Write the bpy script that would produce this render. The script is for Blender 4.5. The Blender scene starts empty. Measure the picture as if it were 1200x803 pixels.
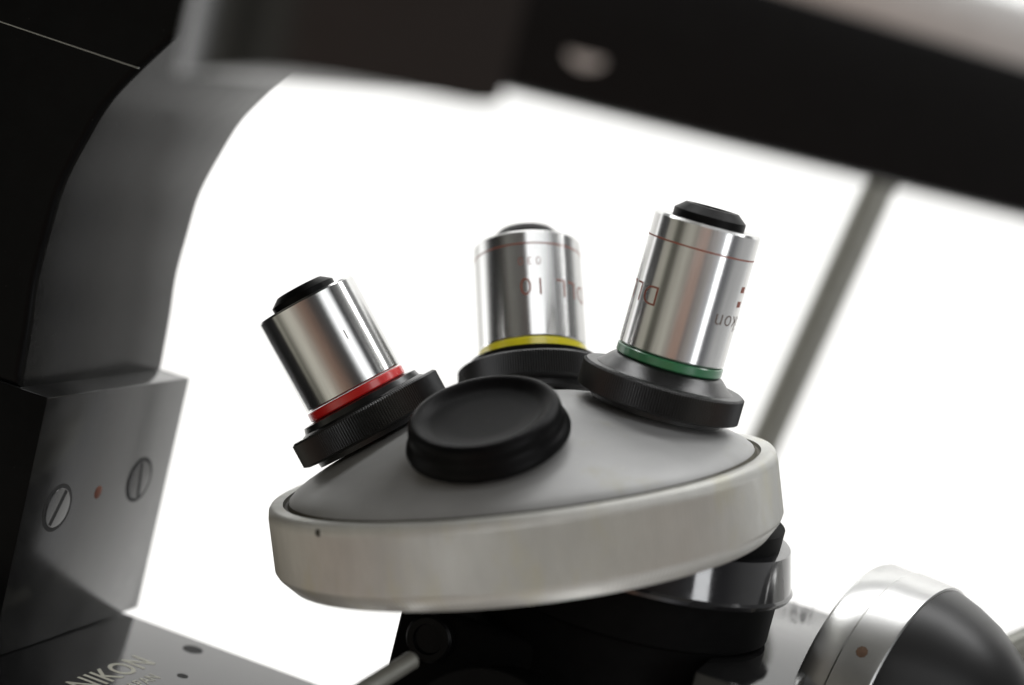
import bpy, bmesh, math, random
from mathutils import Vector as V, Matrix as M
random.seed(4)
R = math.radians
sc = bpy.context.scene
COL = sc.collection

# ------------------------------------------------------------------ camera frame (built in centimetres, scaled at the end)
FPX, PITCH, ROLL, D0 = 2200.0, R(7.7), R(14.0), 44.0
FW = V((0, math.cos(PITCH), -math.sin(PITCH)))
_r0 = V((1, 0, 0)); _u0 = V((0, math.sin(PITCH), math.cos(PITCH)))
CR = _r0*math.cos(ROLL) + _u0*math.sin(ROLL)
CU = -_r0*math.sin(ROLL) + _u0*math.cos(ROLL)
def ray(px, py): return FW + CR*((px-600)/FPX) + CU*((401.5-py)/FPX)
CAM = -ray(611, 553)*D0                      # the turret's rim centre is the world origin
def at(px, py, d): return CAM + ray(px, py)*d
def on_plane(px, py, p, n):
    q = ray(px, py); return CAM + q*((p-CAM).dot(n)/q.dot(n))
Z = V((0, 0, 1))
YAW = R(18)
A = V((math.sin(YAW), math.cos(YAW), 0))     # microscope's depth direction
B = V((math.cos(YAW), -math.sin(YAW), 0))    # microscope's long direction, towards the right
def frame(o, x, y, z):
    m = M((( x.x, y.x, z.x, o.x), (x.y, y.y, z.y, o.y), (x.z, y.z, z.z, o.z), (0, 0, 0, 1)))
    return m
def axis_frame(o, z, hint):
    z = z.normalized(); x = (hint - z*hint.dot(z)).normalized(); y = z.cross(x)
    return frame(o, x, y, z)
BODY = lambda o: frame(o, B, A, Z)

# ------------------------------------------------------------------ materials
def mat(name, base, rough=.5, metal=0., var=0., scale=3., bump=0., bscale=40., speck=0., stain=None, coat=0., stretch=None, rvar=0., spec=.5):
    m = bpy.data.materials.new(name); m.use_nodes = True
    nt = m.node_tree; N = nt.nodes; L = nt.links
    b = N['Principled BSDF']
    b.inputs['Roughness'].default_value = rough; b.inputs['Metallic'].default_value = metal
    b.inputs['Coat Weight'].default_value = coat; b.inputs['Coat Roughness'].default_value = .12
    b.inputs['Specular IOR Level'].default_value = spec
    tc = N.new('ShaderNodeTexCoord'); mp = N.new('ShaderNodeMapping'); mp.inputs['Scale'].default_value = (100, 100, 100) if stretch is None else tuple(100*s for s in stretch)
    L.new(tc.outputs['Object'], mp.inputs['Vector'])
    def noise(s, det=5, r=.6):
        n = N.new('ShaderNodeTexNoise'); n.inputs['Scale'].default_value = s; n.inputs['Detail'].default_value = det; n.inputs['Roughness'].default_value = r
        L.new(mp.outputs['Vector'], n.inputs['Vector']); return n
    col = None
    rgb = N.new('ShaderNodeRGB'); rgb.outputs[0].default_value = (*base, 1); col = rgb.outputs[0]
    def mix(fac, a, c2):
        x = N.new('ShaderNodeMix'); x.data_type = 'RGBA'
        L.new(fac, x.inputs['Factor']); L.new(a, x.inputs['A'])
        if isinstance(c2, tuple): x.inputs['B'].default_value = (*c2, 1)
        else: L.new(c2, x.inputs['B'])
        return x.outputs['Result']
    def ramp(src, lo, hi):
        r = N.new('ShaderNodeMapRange'); r.inputs['From Min'].default_value = lo; r.inputs['From Max'].default_value = hi
        L.new(src, r.inputs['Value']); return r.outputs['Result']
    if var:
        n = noise(scale); col = mix(ramp(n.outputs['Fac'], .3, .7), col, tuple(c*(1-var) for c in base))
    if stain:
        n = noise(stain[1], 6, .7); f = ramp(n.outputs['Fac'], stain[2], stain[2]+.12)
        col = mix(f, col, stain[0])
    if speck:
        v = N.new('ShaderNodeTexNoise'); v.inputs['Scale'].default_value = 14; v.inputs['Detail'].default_value = 2
        L.new(mp.outputs['Vector'], v.inputs['Vector'])
        col = mix(ramp(v.outputs['Fac'], .73, .78), col, (speck, speck, speck*.95))
    L.new(col, b.inputs['Base Color'])
    if rvar:
        n = noise(scale*1.7); rr = N.new('ShaderNodeMapRange'); rr.inputs['From Min'].default_value = .3; rr.inputs['From Max'].default_value = .7
        rr.inputs['To Min'].default_value = rough-rvar; rr.inputs['To Max'].default_value = rough+rvar
        L.new(n.outputs['Fac'], rr.inputs['Value']); L.new(rr.outputs['Result'], b.inputs['Roughness'])
    if bump:
        n = noise(bscale, 3); bp = N.new('ShaderNodeBump'); bp.inputs['Strength'].default_value = bump; bp.inputs['Distance'].default_value = .0001
        L.new(n.outputs['Fac'], bp.inputs['Height']); L.new(bp.outputs['Normal'], b.inputs['Normal'])
    return m
MT = dict(
    paint=mat('black enamel', (.012, .012, .012), .26, var=.3, scale=1.2, speck=.05, bump=.25, bscale=30, rvar=.06),
    satin=mat('satin black enamel', (.009, .009, .0085), .2, var=.3, scale=1.2, speck=.05, bump=.12, bscale=24, rvar=.03, spec=.15),
    deck=mat('deck black enamel', (.012, .012, .012), .1, var=.3, scale=1.2, speck=.05, bump=.12, bscale=24, rvar=.03, spec=.48),
    front=mat('shaded black enamel', (.004, .004, .004), .35, var=.3, scale=1.2, speck=.03, bump=.2, bscale=24, spec=.05),
    shade=mat('matt black', (.004, .004, .004), .6, var=.3, spec=.03),
    stage=mat('stage black', (.005, .0048, .0048), .35, var=.3, bump=.2, spec=.1),
    bracket=mat('bracket black', (.006, .006, .006), .3, var=.3, bump=.2, spec=.5),
    foot=mat('foot plate enamel', (.016, .016, .0155), .17, var=.3, scale=1.2, speck=.06, bump=.1, bscale=24, rvar=.03, spec=.48),
    gloss=mat('gloss black', (.012, .012, .013), .12, var=.3, rvar=.03),
    mount=mat('polished black lacquer', (.012, .012, .013), .1, var=.3, rvar=.03, spec=.8),
    rubber=mat('black moulded plastic', (.0035, .0034, .0035), .4, var=.3, scale=4, bump=.4, bscale=30, spec=.08, speck=.03),
    knurl=mat('anodised black', (.018, .018, .018), .38, metal=0., var=.3, scale=6, bump=.3, bscale=40),
    rim=mat('frosted aluminium', (.61, .61, .575), .5, metal=.3, var=.12, scale=2.2, bump=.35, bscale=26, stain=((.58, .57, .49), .9, .53), rvar=.06, stretch=(1, 1, .45)),
    rimdot=mat('dark pit', (.05, .045, .035), .7),
    cone=mat('satin grey aluminium', (.37, .37, .365), .5, metal=.15, var=.1, scale=1.0, speck=.5, stain=((.33, .325, .28), .55, .58), bump=.12, bscale=30),
    groove=mat('dark groove', (.10, .09, .06), .7, var=.5, scale=2),  # ring coloured darker than the rim and dome beside it
    chrome=mat('polished chrome', (.64, .64, .63), .10, metal=1., var=.14, scale=4, rvar=.03, stretch=(1, 1, .12)),
    steel=mat('machined steel', (.5, .5, .49), .3, metal=1., var=.15, scale=3, bump=.2),
    drum=mat('silver drum', (.58, .58, .57), .3, metal=1., var=.08, scale=2, bump=.1),
    dome=mat('smooth black', (.006, .006, .006), .36, spec=.3),
    silver=mat('satin silver', (.72, .72, .70), .33, metal=.9, var=.1, scale=2, bump=.2),
    rod=mat('dull grey rod', (.2, .2, .175), .4, metal=.4, var=.15, scale=2),
    red=mat('red enamel', (.74, .014, .012), .3, var=.15, scale=5, coat=.4),
    yellow=mat('yellow enamel', (.76, .66, .015), .3, var=.12, scale=5, coat=.4),
    green=mat('green enamel', (.028, .17, .068), .3, var=.2, scale=5, coat=.4),
    ink=mat('red brown engraving', (.22, .055, .03), .6),
    inkdark=mat('dark engraving', (.11, .075, .06), .6),
    white=mat('cream lettering', (.42, .41, .34), .6),
    hole=mat('dark hole', (.004, .004, .004), .8),
    rust=mat('rust', (.16, .045, .02), .8, var=.5, scale=12),
    brown=mat('brown paint spot', (.085, .04, .015), .7, var=.4, scale=10),
    glass=mat('front lens glass', (.02, .022, .025), .06),
    wall=mat('white wall', (.86, .87, .86), .9, var=.02, scale=.05),
)

def turned(m, rough, an, rot):
    nt = m.node_tree; b = nt.nodes['Principled BSDF']
    t = nt.nodes.new('ShaderNodeTangent'); t.direction_type = 'RADIAL'; t.axis = 'Z'
    nt.links.new(t.outputs[0], b.inputs['Tangent'])
    for l in list(b.inputs['Roughness'].links): nt.links.remove(l)
    b.inputs['Roughness'].default_value = rough; b.inputs['Anisotropic'].default_value = an; b.inputs['Anisotropic Rotation'].default_value = rot
def ribs(m, n, dark):
    nt = m.node_tree; b = nt.nodes['Principled BSDF']; src = b.inputs['Base Color'].links[0].from_socket
    tc = nt.nodes.new('ShaderNodeTexCoord'); sx = nt.nodes.new('ShaderNodeSeparateXYZ'); nt.links.new(tc.outputs['Object'], sx.inputs[0])
    def mth(op, a, c=None):
        k = nt.nodes.new('ShaderNodeMath'); k.operation = op
        for i, v in enumerate((a, c)):
            if v is None: continue
            if isinstance(v, (int, float)): k.inputs[i].default_value = v
            else: nt.links.new(v, k.inputs[i])
        return k.outputs[0]
    w = mth('SINE', mth('MULTIPLY', mth('ARCTAN2', sx.outputs['Y'], sx.outputs['X']), n))
    f = mth('MULTIPLY', mth('MAXIMUM', w, 0.0), dark)
    mx = nt.nodes.new('ShaderNodeMix'); mx.data_type = 'RGBA'; mx.inputs['B'].default_value = (.16, .15, .12, 1)
    nt.links.new(f, mx.inputs['Factor']); nt.links.new(src, mx.inputs['A']); nt.links.new(mx.outputs['Result'], b.inputs['Base Color'])
ribs(MT['rim'], 345, .45)  # weak groove shading put into the rim colour, together with grime
turned(MT['chrome'], .26, .9, .25)
# ------------------------------------------------------------------ object helpers
WM = {}
def thing(name, label, cat, o, group=None):
    e = bpy.data.objects.new(name, None); COL.objects.link(e); e.empty_display_size = .01
    m = M.Translation(o); e.matrix_basis = m; WM[e.name] = m
    e['label'] = label; e['category'] = cat
    if group: e['group'] = group
    return e
def obj(name, bm, m, fr=M.Identity(4), parent=None, smooth=35, label=None):
    me = bpy.data.meshes.new(name)
    bmesh.ops.recalc_face_normals(bm, faces=bm.faces)
    bm.to_mesh(me); bm.free()
    me.materials.append(MT[m])
    if smooth:
        me.polygons.foreach_set('use_smooth', [True]*len(me.polygons))
        me.set_sharp_from_angle(angle=R(smooth))
    o = bpy.data.objects.new(name, me); COL.objects.link(o)
    WM[o.name] = fr
    if parent is not None:
        o.parent = parent; o.matrix_basis = WM[parent.name].inverted() @ fr
    else: o.matrix_basis = fr
    if label: o['label'] = label
    return o
def lathe(prof, n=96, teeth=None, closed=False):
    """prof: (radius, height) list; teeth: {index: amplitude} gives that ring alternating radii"""
    bm = bmesh.new(); rings = []
    for i, (r, h) in enumerate(prof):
        if r < 1e-6:
            rings.append([bm.verts.new((0, 0, h))]); continue
        ring = []
        for k in range(n):
            a = 2*math.pi*k/n
            rr = r + ((teeth[i] if k % 2 else -teeth[i]) if teeth and i in teeth else 0)
            ring.append(bm.verts.new((rr*math.cos(a), rr*math.sin(a), h)))
        rings.append(ring)
    pairs = list(zip(rings, rings[1:]))
    if closed: pairs.append((rings[-1], rings[0]))
    for p, q in pairs:
        if len(p) == 1 and len(q) == 1: continue
        for k in range(n):
            j = (k+1) % n
            if len(p) == 1: bm.faces.new((p[0], q[k], q[j]))
            elif len(q) == 1: bm.faces.new((p[k], p[j], q[0]))
            else: bm.faces.new((p[k], p[j], q[j], q[k]))
    return bm
def box(x0, x1, y0, y1, z0, z1, bev=.08, seg=2):
    bm = bmesh.new(); bmesh.ops.create_cube(bm, size=1)
    for v in bm.verts:
        v.co = V((x0 if v.co.x < 0 else x1, y0 if v.co.y < 0 else y1, z0 if v.co.z < 0 else z1))
    if bev: bmesh.ops.bevel(bm, geom=bm.edges[:], offset=bev, segments=seg, affect='EDGES', profile=.5)
    return bm
def prism(pts, vec, bev=0., seg=2):
    bm = bmesh.new()
    f = bm.faces.new([bm.verts.new(p) for p in pts])
    ex = bmesh.ops.extrude_face_region(bm, geom=[f])
    bmesh.ops.translate(bm, vec=vec, verts=[g for g in ex['geom'] if isinstance(g, bmesh.types.BMVert)])
    if bev:
        n = vec.normalized()
        e = [g for g in bm.edges if abs((g.verts[0].co-g.verts[1].co).normalized().dot(n)) < .5]
        bmesh.ops.bevel(bm, geom=e, offset=bev, segments=seg, affect='EDGES', profile=.5)
    return bm
def tube(p, q, r, n=32, cap=.06):
    d = (q-p); L = d.length
    bm = lathe([(0, 0), (r-cap, 0), (r, cap), (r, L-cap), (r-cap, L), (0, L)], n)
    return bm, axis_frame(p, d, V((.3, .9, .1)))
def merge(bms):
    out = bmesh.new()
    for b in bms:
        me = bpy.data.meshes.new('tmp'); b.to_mesh(me); b.free(); out.from_mesh(me); bpy.data.meshes.remove(me)
    return out
def text_bm(s, size, spacing=1.0, extrude=0., off=-.014):
    c = bpy.data.curves.new('t', 'FONT'); c.body = s; c.size = size; c.space_character = spacing; c.extrude = extrude; c.offset = off*size
    c.resolution_u = 4
    o = bpy.data.objects.new('t', c); COL.objects.link(o)
    bpy.context.view_layer.update()
    me = bpy.data.meshes.new_from_object(o.evaluated_get(bpy.context.evaluated_depsgraph_get()))
    bpy.data.objects.remove(o); bpy.data.curves.remove(c)
    bm = bmesh.new(); bm.from_mesh(me); bpy.data.meshes.remove(me)
    return bm
def wrap_text(s, size, rad, th_end, h0, spacing=1.0):
    """text running round a barrel, upside down; its last letter ends at th_end (radians, + is to the viewer's right)"""
    bm = text_bm(s, size, spacing)
    bmesh.ops.subdivide_edges(bm, edges=bm.edges[:], cuts=1)
    bmesh.ops.triangulate(bm, faces=bm.faces[:])
    xm = max(v.co.x for v in bm.verts)
    for v in bm.verts:
        th = th_end + (xm - v.co.x)/rad
        # local frame: x points at the viewer, y to the viewer's right, z along the barrel
        v.co = V((rad*math.cos(th), rad*math.sin(th), h0 - v.co.y))
    return bm

# ------------------------------------------------------------------ revolving nosepiece
AX = (-math.sin(R(6.7))*CR + math.cos(R(6.7))*CU)
AX = (AX*math.cos(R(4.6)) - FW*math.sin(R(4.6))).normalized()
TU = (CR - AX*CR.dot(AX)).normalized(); TV = AX.cross(TU)
TF = frame(V((0, 0, 0)), TU, TV, AX)
turret = thing('revolving_nosepiece', 'silver revolving nosepiece disc carrying three chrome objective lenses, in the middle of the photo', 'nosepiece', V((0, 0, 0)))
NR = 690
obj('rim', lathe([(4.6, -1.95), (5.62, -1.92), (5.90, -1.62), (5.93, -1.5), (5.93, -.30), (5.93, -.10), (5.88, -.03), (5.80, .0), (5.60, -.02)], NR, {3: .032, 4: .032}), 'rim', TF, turret, 50)
obj('groove', lathe([(5.62, -.02), (5.57, -.09), (5.50, -.09), (5.46, 0)], 160), 'groove', TF, turret)
dome = [(5.47, -.06), (5.44, .03), (5.30, .17), (5.05, .33), (4.6, .57), (4.0, .87), (3.3, 1.18), (2.5, 1.48), (1.7, 1.68), (.9, 1.80), (0, 1.84)]
obj('dome', lathe(dome, 160), 'cone', TF, turret)
obj('underside', lathe([(4.62, -1.94), (3.9, -2.0), (0, -2.0)], 96), 'knurl', TF, turret)
def on_rim(px, py):
    q = ray(px, py); o = CAM
    # ray against the rim cylinder
    oa = o - AX*o.dot(AX); qa = q - AX*q.dot(AX)
    a, b, c = qa.dot(qa), 2*oa.dot(qa), oa.dot(oa)-5.95**2
    t = (-b-math.sqrt(b*b-4*a*c))/(2*a); p = o+q*t
    n = (p-AX*p.dot(AX)).normalized(); return p, n
p, n = on_rim(372, 625)
obj('pit', lathe([(0, .012), (.05, .010), (.085, 0), (.09, -.03)], 12), 'rimdot', axis_frame(p, n, Z), turret)

ALPHA = R(22)
def port(phi, r=3.34, h=1.29):
    e = TU*math.cos(phi)+TV*math.sin(phi)
    n = AX*math.cos(ALPHA)+e*math.sin(ALPHA)
    p = e*r+AX*h
    x = (CAM-p)                                # local x looks at the viewer
    f = axis_frame(p, n, x)                    # y = z cross x: viewer's right
    return f
def objective(phi, length, band, label, lens_r, lens_h, lines=(), texts=(), extra=None, neck=.34, r=1.235, up=0.):
    f = port(phi, h=1.29+up)
    nb = 190
    h0 = .64+neck+.16                          # barrel starts here
    ht = h0+length
    b = obj('objective_lens', lathe([(r-.1, h0-.005), (r-.02, h0), (r, h0+.03), (r, ht-.05), (r-.04, ht), (lens_r+.06, ht), (lens_r+.04, ht-.05), (lens_r-.1, ht-.06)], 128), 'chrome', f, turret, 30, label)
    obj('knurled_collar', lathe([(1.2, -.14), (1.55, -.14), (1.57, -.02), (1.80, 0), (1.90, .05), (1.90, .60), (1.85, .65), (1.2, .655)], nb*2, {4: .016, 5: .016}), 'knurl', f, b, 24)
    flare = neck > .4
    obj('neck', lathe([(1.62, .65), (1.60, .67), (1.52, .71), ((r+.10) if flare else (r+.24), .66+neck*.55), ((r+.05) if flare else (r+.20), h0-.29), (r-.03, h0-.255), (r-.05, h0-.2)], 96), 'bracket', f, b, 30)
    obj('colour_band', lathe([(r-.1, h0-.25), (r-.01, h0-.245), (r+.015, h0-.215), (r+.015, h0-.05), (r-.01, h0-.025), (r-.1, h0-.02)], 96), band, f, b)
    obj('front_lens_housing', lathe([(lens_r, ht-.1), (lens_r, ht+lens_h*.5), (lens_r-.22, ht+lens_h), (lens_r-.34, ht+lens_h), (lens_r-.38, ht+lens_h-.05)], 64), 'rubber', f, b)
    obj('front_lens', lathe([(lens_r-.37, ht+lens_h-.06), (lens_r*.3, ht+lens_h-.03), (0, ht+lens_h-.02)], 48), 'glass', f, b)
    for h in lines:
        obj('engraved_line', lathe([(r-.01, ht-h-.022), (r+.004, ht-h-.016), (r+.004, ht-h+.016), (r-.01, ht-h+.022)], 96), 'ink', f, b)
    for (s, size, th, h, sp, ink) in texts:
        obj('engraving', wrap_text(s, size, r+.004, R(th), h0+h, sp), ink, f, b, 0)
    if extra: extra(f, b, h0, r)
    return b
objective(R(171), 2.38, 'red', 'chrome objective lens with red colour band, tilted to the left', .80, .33,
          texts=[('1', .35, 20, 1.3, 1, 'inkdark')])
objective(R(81), 2.78, 'yellow', 'chrome objective lens with yellow colour band, upright at the back between the other two', .92, .42, r=1.36, up=.12,
          lines=(.36,), texts=[('DLL 10', .66, -9, 1.5, 1.12, 'ink'), ('030', .30, -10, 2.05, 1.5, 'ink')])
def marks(f, b, h0, r):
    bms = []
    for h in (1.46, 1.80):
        bm = bmesh.new(); vs = []
        for i in range(5):
            t = R(66+10*i/4)
            vs.append([bm.verts.new(((r+.004)*math.cos(t), (r+.004)*math.sin(t), h0+h+z)) for z in (0, .14)])
        for p, q in zip(vs, vs[1:]): bm.faces.new((p[0], q[0], q[1], p[1]))
        bms.append(bm)
    obj('engraved_mark', merge(bms), 'ink', f, b, 0)
objective(R(-9), 3.10, 'green', 'tallest chrome objective lens with green colour band, leaning right', .84, .36, neck=.42,
          lines=(.56,), texts=[('DLL 20', .66, -129, 1.48, 1.12, 'ink'), ('Nikon', .56, 37, 1.26, 1.1, 'inkdark')], extra=marks)

# ------------------------------------------------------------------ dust cap in the front port
f = port(R(-100), 3.30, 1.22)
cap = thing('port_cap', 'round black plastic cap plugging the empty front port of the nosepiece', 'cap', f.translation)
obj('cap_body', lathe([(0, -.2), (1.30, -.2), (1.34, .0), (1.72, .0), (1.80, .06), (1.82, .14), (1.79, .24), (1.73, .31), (1.69, .38), (1.68, .48), (1.69, .58), (1.67, .69), (1.61, .76), (1.53, .79), (1.46, .78), (1.38, .73), (1.28, .66), (1.15, .62), (.8, .60), (0, .60)], 120), 'rubber', f, cap)

# ------------------------------------------------------------------ microscope stand
P1 = at(56, 466, 43.0)
PD = 6.6                                       # depth of the pillar
ms = thing('microscope', 'black enamelled microscope stand with curved arm and stage around the nosepiece', 'microscope', P1)
deck_z = at(155, 724, 49.2).z
FR1 = BODY(P1)
# pillar foot plate (the face with the two screws)
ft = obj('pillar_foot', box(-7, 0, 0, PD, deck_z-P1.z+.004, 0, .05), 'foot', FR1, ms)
def on_face(px, py): return on_plane(px, py, P1, B)
def slot_screw(px, py, ang, rad):
    q = on_face(px, py)
    fr = axis_frame(q, B, A)
    s = obj('screw', lathe([(rad, .004), (rad-.01, .018), (rad-.05, .026), (0, .028)], 48), 'foot', fr, ft)
    obj('screw_seat', lathe([(rad+.10, -.01), (rad+.10, .006), (rad-.02, .012)], 48), 'hole', fr, s, 0)
    c, sn = math.cos(ang), math.sin(ang)
    bm = box(-rad*.93, rad*.93, -.065, .065, .01, .031, 0)
    bmesh.ops.rotate(bm, verts=bm.verts, cent=(0, 0, 0), matrix=M.Rotation(ang, 3, 'Z'))
    obj('slot', bm, 'hole', fr, s, 0)
    return s
slot_screw(67, 595, R(62), .50)
slot_screw(163, 562, R(100), .50)
fr = axis_frame(on_face(115, 577), B, A)
obj('rusty_pin', lathe([(.17, .0), (.15, .012), (0, .014)], 24), 'rust', fr, ft)

# curved arm
arc = [(22, 448), (33, 384), (41, 329), (55, 274), (71, 219), (99, 164), (126, 120), (164, 80)]
top = [(207, 40), (255, 8), (330, -30), (340, -120)]
def catmull(pts, n=6):
    out = []
    P = [pts[0]]+pts+[pts[-1]]
    for i in range(1, len(P)-2):
        p0, p1, p2, p3 = P[i-1], P[i], P[i+1], P[i+2]
        for k in range(n):
            t = k/n
            out.append(tuple(.5*((2*b)+(-a+c)*t+(2*a-5*b+4*c-d)*t*t+(-a+3*b-3*c+d)*t**3) for a, b, c, d in zip(p0, p1, p2, p3)))
    out.append(pts[-1]); return out
poly = catmull(arc)+top
pts = [on_plane(x, y, P1, A) for x, y in poly]
pts[0].z = P1.z+.003
base_l = pts[0]-B*7; 
pts += [V((0, 0, 0))+pts[-1]-B*9, ]
pts += [V((pts[-1].x, pts[-1].y, pts[0].z))]
inv = FR1.inverted()
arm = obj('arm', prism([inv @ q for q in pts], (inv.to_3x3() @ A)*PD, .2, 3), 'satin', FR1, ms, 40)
s0, s1 = on_plane(-60, 5, P1, A), on_plane(163, 80, P1, A)
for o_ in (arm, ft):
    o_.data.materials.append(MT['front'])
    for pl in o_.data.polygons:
        if pl.normal.y < -.5: pl.material_index = 1  # darker enamel copy puts shade into the camera-facing sides
bm, fr = tube(s0-A*.005, s1-A*.005, .016, 8, .006)
obj('seam_edge_glint', bm, 'steel', fr, arm)  # thin steel strip standing in for light along the seam edge
q = on_plane(96, 65, P1, A)

# stage bracket: front corner rounded, its underside sloping down to the right
def bottom_of(px):
    k = [(100, 90), (205, 86), (260, 80), (310, 78), (380, 88), (460, 102), (540, 118), (562, 119), (580, 107), (592, 98)]
    for (x0, y0), (x1, y1) in zip(k, k[1:]):
        if x0 <= px <= x1: return y0+(y1-y0)*(px-x0)/(x1-x0)
DS = 26.4
SB = at(180, 88, DS)
SDIR = V((math.cos(R(3)), math.sin(R(3)), 0)); SBK = V((-SDIR.y, SDIR.x, 0))
FRS = frame(SB, SDIR, SBK, Z)
ztop = at(196, -120, DS).z - SB.z
def front_bottom(s):
    p = SB+SDIR*s
    # pixel column of that point, iterate once
    q = p-CAM; d = q.dot(FW); px = 600+FPX*q.dot(CR)/d
    px = min(max(px, 105), 592)
    w = on_plane(px, bottom_of(px), SB, SBK)
    return w.z-SB.z
plan = [(-1.2, 17), (-1.2, 9), (0, 3.2)]
rr = 2.0
for k in range(13):
    t = math.pi/2*k/12
    plan.append((rr-rr*math.cos(t), rr-rr*math.sin(t)))
Lb = (on_plane(592, 98, SB, SBK)-SB).dot(SDIR)
for k in range(1, 31): plan.append((rr+(Lb-rr)*k/30, 0))
plan += [(Lb, 3.2), (Lb, 17)]
bm = bmesh.new()
lo = [bm.verts.new((x, y, front_bottom(min(max(x, .05), Lb)))) for x, y in plan]
hi = [bm.verts.new((x, y, ztop)) for x, y in plan]
n = len(plan)
for i in range(n):
    j = (i+1) % n; bm.faces.new((lo[i], lo[j], hi[j], hi[i]))
bm.faces.new(hi)
lf = bm.faces.new(lo)
bmesh.ops.triangulate(bm, faces=[lf])
obj('stage_bracket', bm, 'bracket', FRS, ms, 40)
# stage plate
z0 = at(800, 160, 36.3)
FRT = frame(on_plane(592, 106, SB+SBK*.02, SBK), SDIR, SBK, Z)
T0 = FRT.translation
zt = on_plane(1200, 78, SB, SBK).z-T0.z
Ls = 26
zl = on_plane(940, -2, SB, SBK); xl = (zl-T0).dot(SDIR); zr = on_plane(1200, 77, SB, SBK); xr = (zr-T0).dot(SDIR)
sl = ((zr-T0).z-(zl-T0).z)/(xr-xl); ztop = lambda x: (zl-T0).z+sl*(x-xl)
stage = obj('stage', prism([V((-.6, 0, 0)), V((Ls, 0, 0)), V((Ls, 0, ztop(Ls))), V((-.6, 0, ztop(-.6)))], V((0, 3.0, 0)), .1, 3), 'stage', FRT, ms, 40)
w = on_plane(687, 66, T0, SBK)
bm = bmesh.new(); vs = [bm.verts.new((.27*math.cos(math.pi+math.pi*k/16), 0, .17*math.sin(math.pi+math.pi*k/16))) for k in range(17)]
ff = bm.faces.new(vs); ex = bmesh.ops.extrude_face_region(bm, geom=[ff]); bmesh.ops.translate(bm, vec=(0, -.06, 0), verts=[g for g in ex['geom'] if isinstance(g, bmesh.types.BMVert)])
obj('highlight_half_disc', bm, 'silver', frame(w, SDIR, SBK, Z), stage, 30)  # silver half-disc standing in for a half-moon highlight
obj('added_pale_bar', prism([V((2, .5, ztop(2)-.3)), V((Ls-1, .5, ztop(Ls-1)-.3)), V((Ls-1, .5, ztop(Ls-1)+.95)), V((2, .5, ztop(2)+.95))], V((0, 2.5, 0)), .1, 3), 'silver', FRT, stage)  # silver bar added to catch light as the pale band above the stage

# rear rod
p, q = at(795, 743, 71), at(1075, 120, 69)
bm, fr = tube(p, q, .58, 40)
obj('support_rod', bm, 'rod', fr, ms)

# base deck on the left, with the lettering
DK = at(157, 722, 49.4)
FRD = BODY(DK)
deck = obj('base_deck', box(-9, 8.5, -10.5, .12, -5, 0, .22, 4), 'deck', FRD, ms)
def on_deck(px, py, up=.004):
    return on_plane(px, py, DK+Z*up, Z)
def deck_text(s, px, py, size, m):
    bm = text_bm(s, size, 1.05, off=.012)
    o = on_deck(px, py, .006)
    return obj('lettering', bm, m, frame(o, A, -B, Z), deck, 0)
deck_text('NIKON', 102, 811, .94, 'white')
deck_text('JAPAN', 155, 809, .46, 'white')
for (px, py, rr) in ((226, 761, .26), (214, 792, .14)):
    obj('hole', lathe([(0, .0), (rr*.9, 0), (rr, .004)], 32), 'hole', axis_frame(on_deck(px, py, .003), Z, A), deck)

# plate behind the turret on the right
PK = at(985, 724, 48.5)
obj('slide_plate', box(-1.7, .3, -9, 0, -3, 0, .05), 'deck', BODY(PK), ms)
rb = []
for i in range(26):
    a = on_plane(930+random.gauss(8, 9), 714+random.gauss(4, 6), PK+Z*.004, Z)
    b = lathe([(0, .004), (random.uniform(.012, .04), .002), (.045, 0)], 6); bmesh.ops.translate(b, vec=a-PK, verts=b.verts); rb.append(b)
sp = obj('paint_chips', merge(rb), 'hole', M.Translation(PK), ms, 0); 

# turret mount: conical gloss black ring under the disc, and carrier block
MC = at(745, 645, 44.4)
obj('mount_ring', lathe([(0, .97), (3.3, .975), (3.50, .96), (3.74, .06), (3.80, 0), (3.76, -.1), (3.55, -.16), (0, -.16)], 128), 'mount', frame(MC, V((1, 0, 0)), V((0, 1, 0)), Z), ms, 30)
obj('mount_neck', lathe([(0, 1.4), (3.25, 1.4), (3.25, .96), (0, .96)], 96), 'shade', frame(MC, V((1, 0, 0)), V((0, 1, 0)), Z), ms)
obj('mount_column', lathe([(3.5, -.15), (3.5, -1.2), (3.3, -1.3), (3.3, -4.5), (0, -4.5)], 96), 'shade', frame(MC, V((1, 0, 0)), V((0, 1, 0)), Z), ms)
CB = at(472, 700, 43.0)
cb = obj('carrier_block', box(0, 5.2, 0, 7, -6, 0, .2, 3), 'shade', BODY(CB), ms)
w = on_plane(506, 747, CB, A)
obj('adjusting_screw', lathe([(.56, 0), (.56, .2), (.5, .26), (.36, .26), (.33, .16), (0, .15)], 40), 'rubber', axis_frame(w, -A, Z), cb)
w = on_plane(693, 716, CB, A)
obj('bolt', lathe([(.22, 0), (.2, .1), (0, .12)], 24), 'knurl', axis_frame(w, -A, Z), cb)
p, q = at(405, 822, 39.5), at(487, 771, 40.6)
bm, fr = tube(p, q, .20, 24, .08)
obj('lever', bm, 'rod', fr, ms)
obj('front_knob', lathe([(0, 0), (1.6, 0), (1.9, .2), (2.0, .6), (2.0, 3), (0, 3)], 64), 'front', axis_frame(at(560, 895, 40), -A+Z*.2, Z)@M.Translation((0, 0, -3)), ms)

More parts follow.
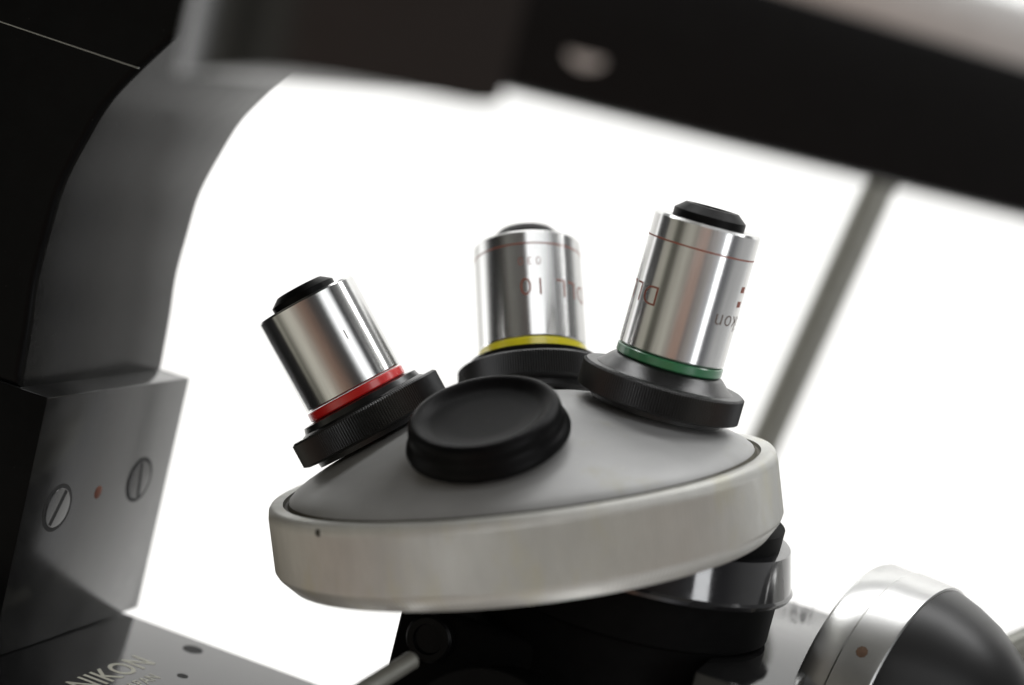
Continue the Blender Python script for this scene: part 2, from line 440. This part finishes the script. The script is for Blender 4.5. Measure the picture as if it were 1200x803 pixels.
# big knob lower right: silver drum with black domed cap
KD = V((math.cos(R(33)), -math.sin(R(33)), -.03)).normalized()
KC = at(972, 807, 45.6)
KF = axis_frame(KC, KD, Z)
knob = obj('focus_knob', lathe([(0, .3), (3.2, .3), (3.34, .36), (3.38, .44), (3.38, 1.05), (3.42, 1.10), (3.42, 1.92), (3.41, 2.02), (3.37, 2.05), (0, 2.05)], 128), 'drum', KF, ms)
obj('knob_dome', lathe([(3.36, 2.03), (3.33, 2.2), (3.22, 2.6), (2.98, 3.2), (2.62, 3.8), (2.1, 4.4), (1.4, 4.9), (.6, 5.15), (0, 5.2)], 96), 'dome', KF, knob)
def on_knob(px, py):
    q = ray(px, py); o = CAM-KC; oa = o-KD*o.dot(KD); qa = q-KD*q.dot(KD)
    a, b, c = qa.dot(qa), 2*oa.dot(qa), oa.dot(oa)-3.42**2
    t = (-b-math.sqrt(max(b*b-4*a*c, 0)))/(2*a); p = CAM+q*t; v = p-KC
    return p, (v-KD*v.dot(KD)).normalized()
p, n = on_knob(1010, 764)
obj('paint_spot', lathe([(0, .012), (.08, .01), (.14, .004), (.15, -.02)], 9), 'brown', axis_frame(p, n, KD), knob)
p, q = at(1165, 775, 50), at(1300, 715, 50)
bm, fr = tube(p, q, .5, 24)
obj('side_lever', bm, 'rod', fr, ms)

# ------------------------------------------------------------------ background and lights
back_c = at(600, 401, 105)
bw = box(-75, 75, 0, 2, -60, 60, 0)
wall = obj('background', bw, 'wall', frame(back_c, V((1, 0, 0)), V((0, 1, 0)), Z), None, 0)
wall['kind'] = 'structure'
def area(name, loc, target, sx, sy, power, col=(1, 1, 1), spread=180):
    l = bpy.data.lights.new(name, 'AREA'); l.shape = 'RECTANGLE'; l.size = sx; l.size_y = sy; l.energy = power; l.color = col; l.spread = R(spread)
    o = bpy.data.objects.new(name, l); COL.objects.link(o)
    o.matrix_basis = axis_frame(loc, loc-target, V((1, 0, 0)) if abs((loc-target).normalized().x) < .9 else V((0, 1, 0)))
    return o
area('backdrop_fill_upper', back_c+V((0, -34, 78)), back_c+V((0, 0, 5)), 150, 20, 11.2, (1, 1, 1))  # unseen pair of fill lights added to whiten the backdrop
area('backdrop_fill_lower', back_c+V((0, -34, -78)), back_c+V((0, 0, -5)), 150, 20, 9.8, (1, 1, 1))
# window light from the right behind the photographer
def dirv(az, el): return V((math.sin(R(az))*math.cos(R(el)), -math.cos(R(az))*math.cos(R(el)), math.sin(R(el))))
w = dirv(22, 40)*110
area('window_lower_lamp', dirv(48, 8)*110, V((0, 0, 0)), 22, 44, 2.4, (.97, .985, 1))
area('window_lamp', w, V((0, 0, 0)), 125, 56, 6.5, (.97, .985, 1))

wd = bpy.data.worlds.new('World'); sc.world = wd; wd.use_nodes = True
nt = wd.node_tree; bg = nt.nodes['Background']
# dim room tones by compass direction, darker upwards; bright sides added to light bracket and pillar
tc = nt.nodes.new('ShaderNodeTexCoord'); sp = nt.nodes.new('ShaderNodeSeparateXYZ'); nt.links.new(tc.outputs['Generated'], sp.inputs[0])
def math_node(op, a, b=None, k=None):
    n = nt.nodes.new('ShaderNodeMath'); n.operation = op
    for i, x in enumerate((a, b, k)):
        if x is None: continue
        if isinstance(x, (int, float)): n.inputs[i].default_value = x
        else: nt.links.new(x, n.inputs[i])
    return n.outputs[0]
az = math_node('ARCTAN2', sp.outputs['X'], math_node('MULTIPLY', sp.outputs['Y'], -1))
fac = math_node('MULTIPLY_ADD', az, .5/math.pi, .5)
cr = nt.nodes.new('ShaderNodeValToRGB')
stops = [(-160, (1, 1, 1)), (-135, (1.7, 1.7, 1.7)), (-107, (1.6, 1.6, 1.58)), (-99, (.05, .05, .05)), (-88, (.42, .40, .34)), (-74, (.46, .44, .37)), (-66, (.10, .10, .08)), (-56, (.13, .12, .10)),
         (-46, (.48, .46, .40)), (-32, (.60, .58, .50)), (-20, (.34, .31, .27)), (-10, (.32, .20, .15)), (4, (.36, .22, .16)), (10, (.15, .12, .11)), (22, (.28, .25, .23)), (38, (.38, .38, .40)), (52, (.12, .12, .13)), (66, (.16, .16, .17)), (84, (.5, .5, .5)), (116, (.6, .6, .6)), (134, (1, 1, 1))]
els = cr.color_ramp.elements
while len(els) < len(stops): els.new(.5)
for e, (d, c) in zip(els, stops): e.position = d/360+.5; e.color = (*c, 1)
nt.links.new(fac, cr.inputs['Fac'])
er = nt.nodes.new('ShaderNodeValToRGB')
ee = er.color_ramp.elements
ee[0].position = .36; ee[0].color = (1.5, 1.5, 1.5, 1); ee[1].position = .68; ee[1].color = (.25, .25, .25, 1)
e = ee.new(.53); e.color = (.85, .85, .85, 1)
nt.links.new(math_node('MULTIPLY_ADD', sp.outputs['Z'], .5, .5), er.inputs['Fac'])
mx = nt.nodes.new('ShaderNodeMix'); mx.data_type = 'RGBA'; mx.blend_type = 'MULTIPLY'; mx.inputs['Factor'].default_value = 1
nt.links.new(cr.outputs['Color'], mx.inputs['A']); nt.links.new(er.outputs['Color'], mx.inputs['B'])
nt.links.new(mx.outputs['Result'], bg.inputs['Color'])
bg.inputs['Strength'].default_value = .95

# ------------------------------------------------------------------ camera
cd = bpy.data.cameras.new('Camera'); co = bpy.data.objects.new('Camera', cd); COL.objects.link(co)
co.matrix_basis = frame(CAM, CR, CU, -FW)
cd.sensor_width = 36; cd.lens = 36*FPX/1200; cd.clip_start = .01; cd.clip_end = 50
cd.dof.use_dof = True; cd.dof.focus_distance = .436; cd.dof.aperture_fstop = 6.2
sc.camera = co

# centimetres to metres
S = .01
for me in bpy.data.meshes: me.transform(M.Scale(S, 4))
for o in COL.objects:
    mb = o.matrix_basis.copy(); mb.translation *= S; o.matrix_basis = mb
for l in bpy.data.lights: l.size *= S; l.size_y *= S

sc.view_settings.view_transform = 'Standard'; sc.view_settings.look = 'None'
sc.view_settings.exposure = 0; sc.view_settings.gamma = 1
sc.render.engine = 'CYCLES'
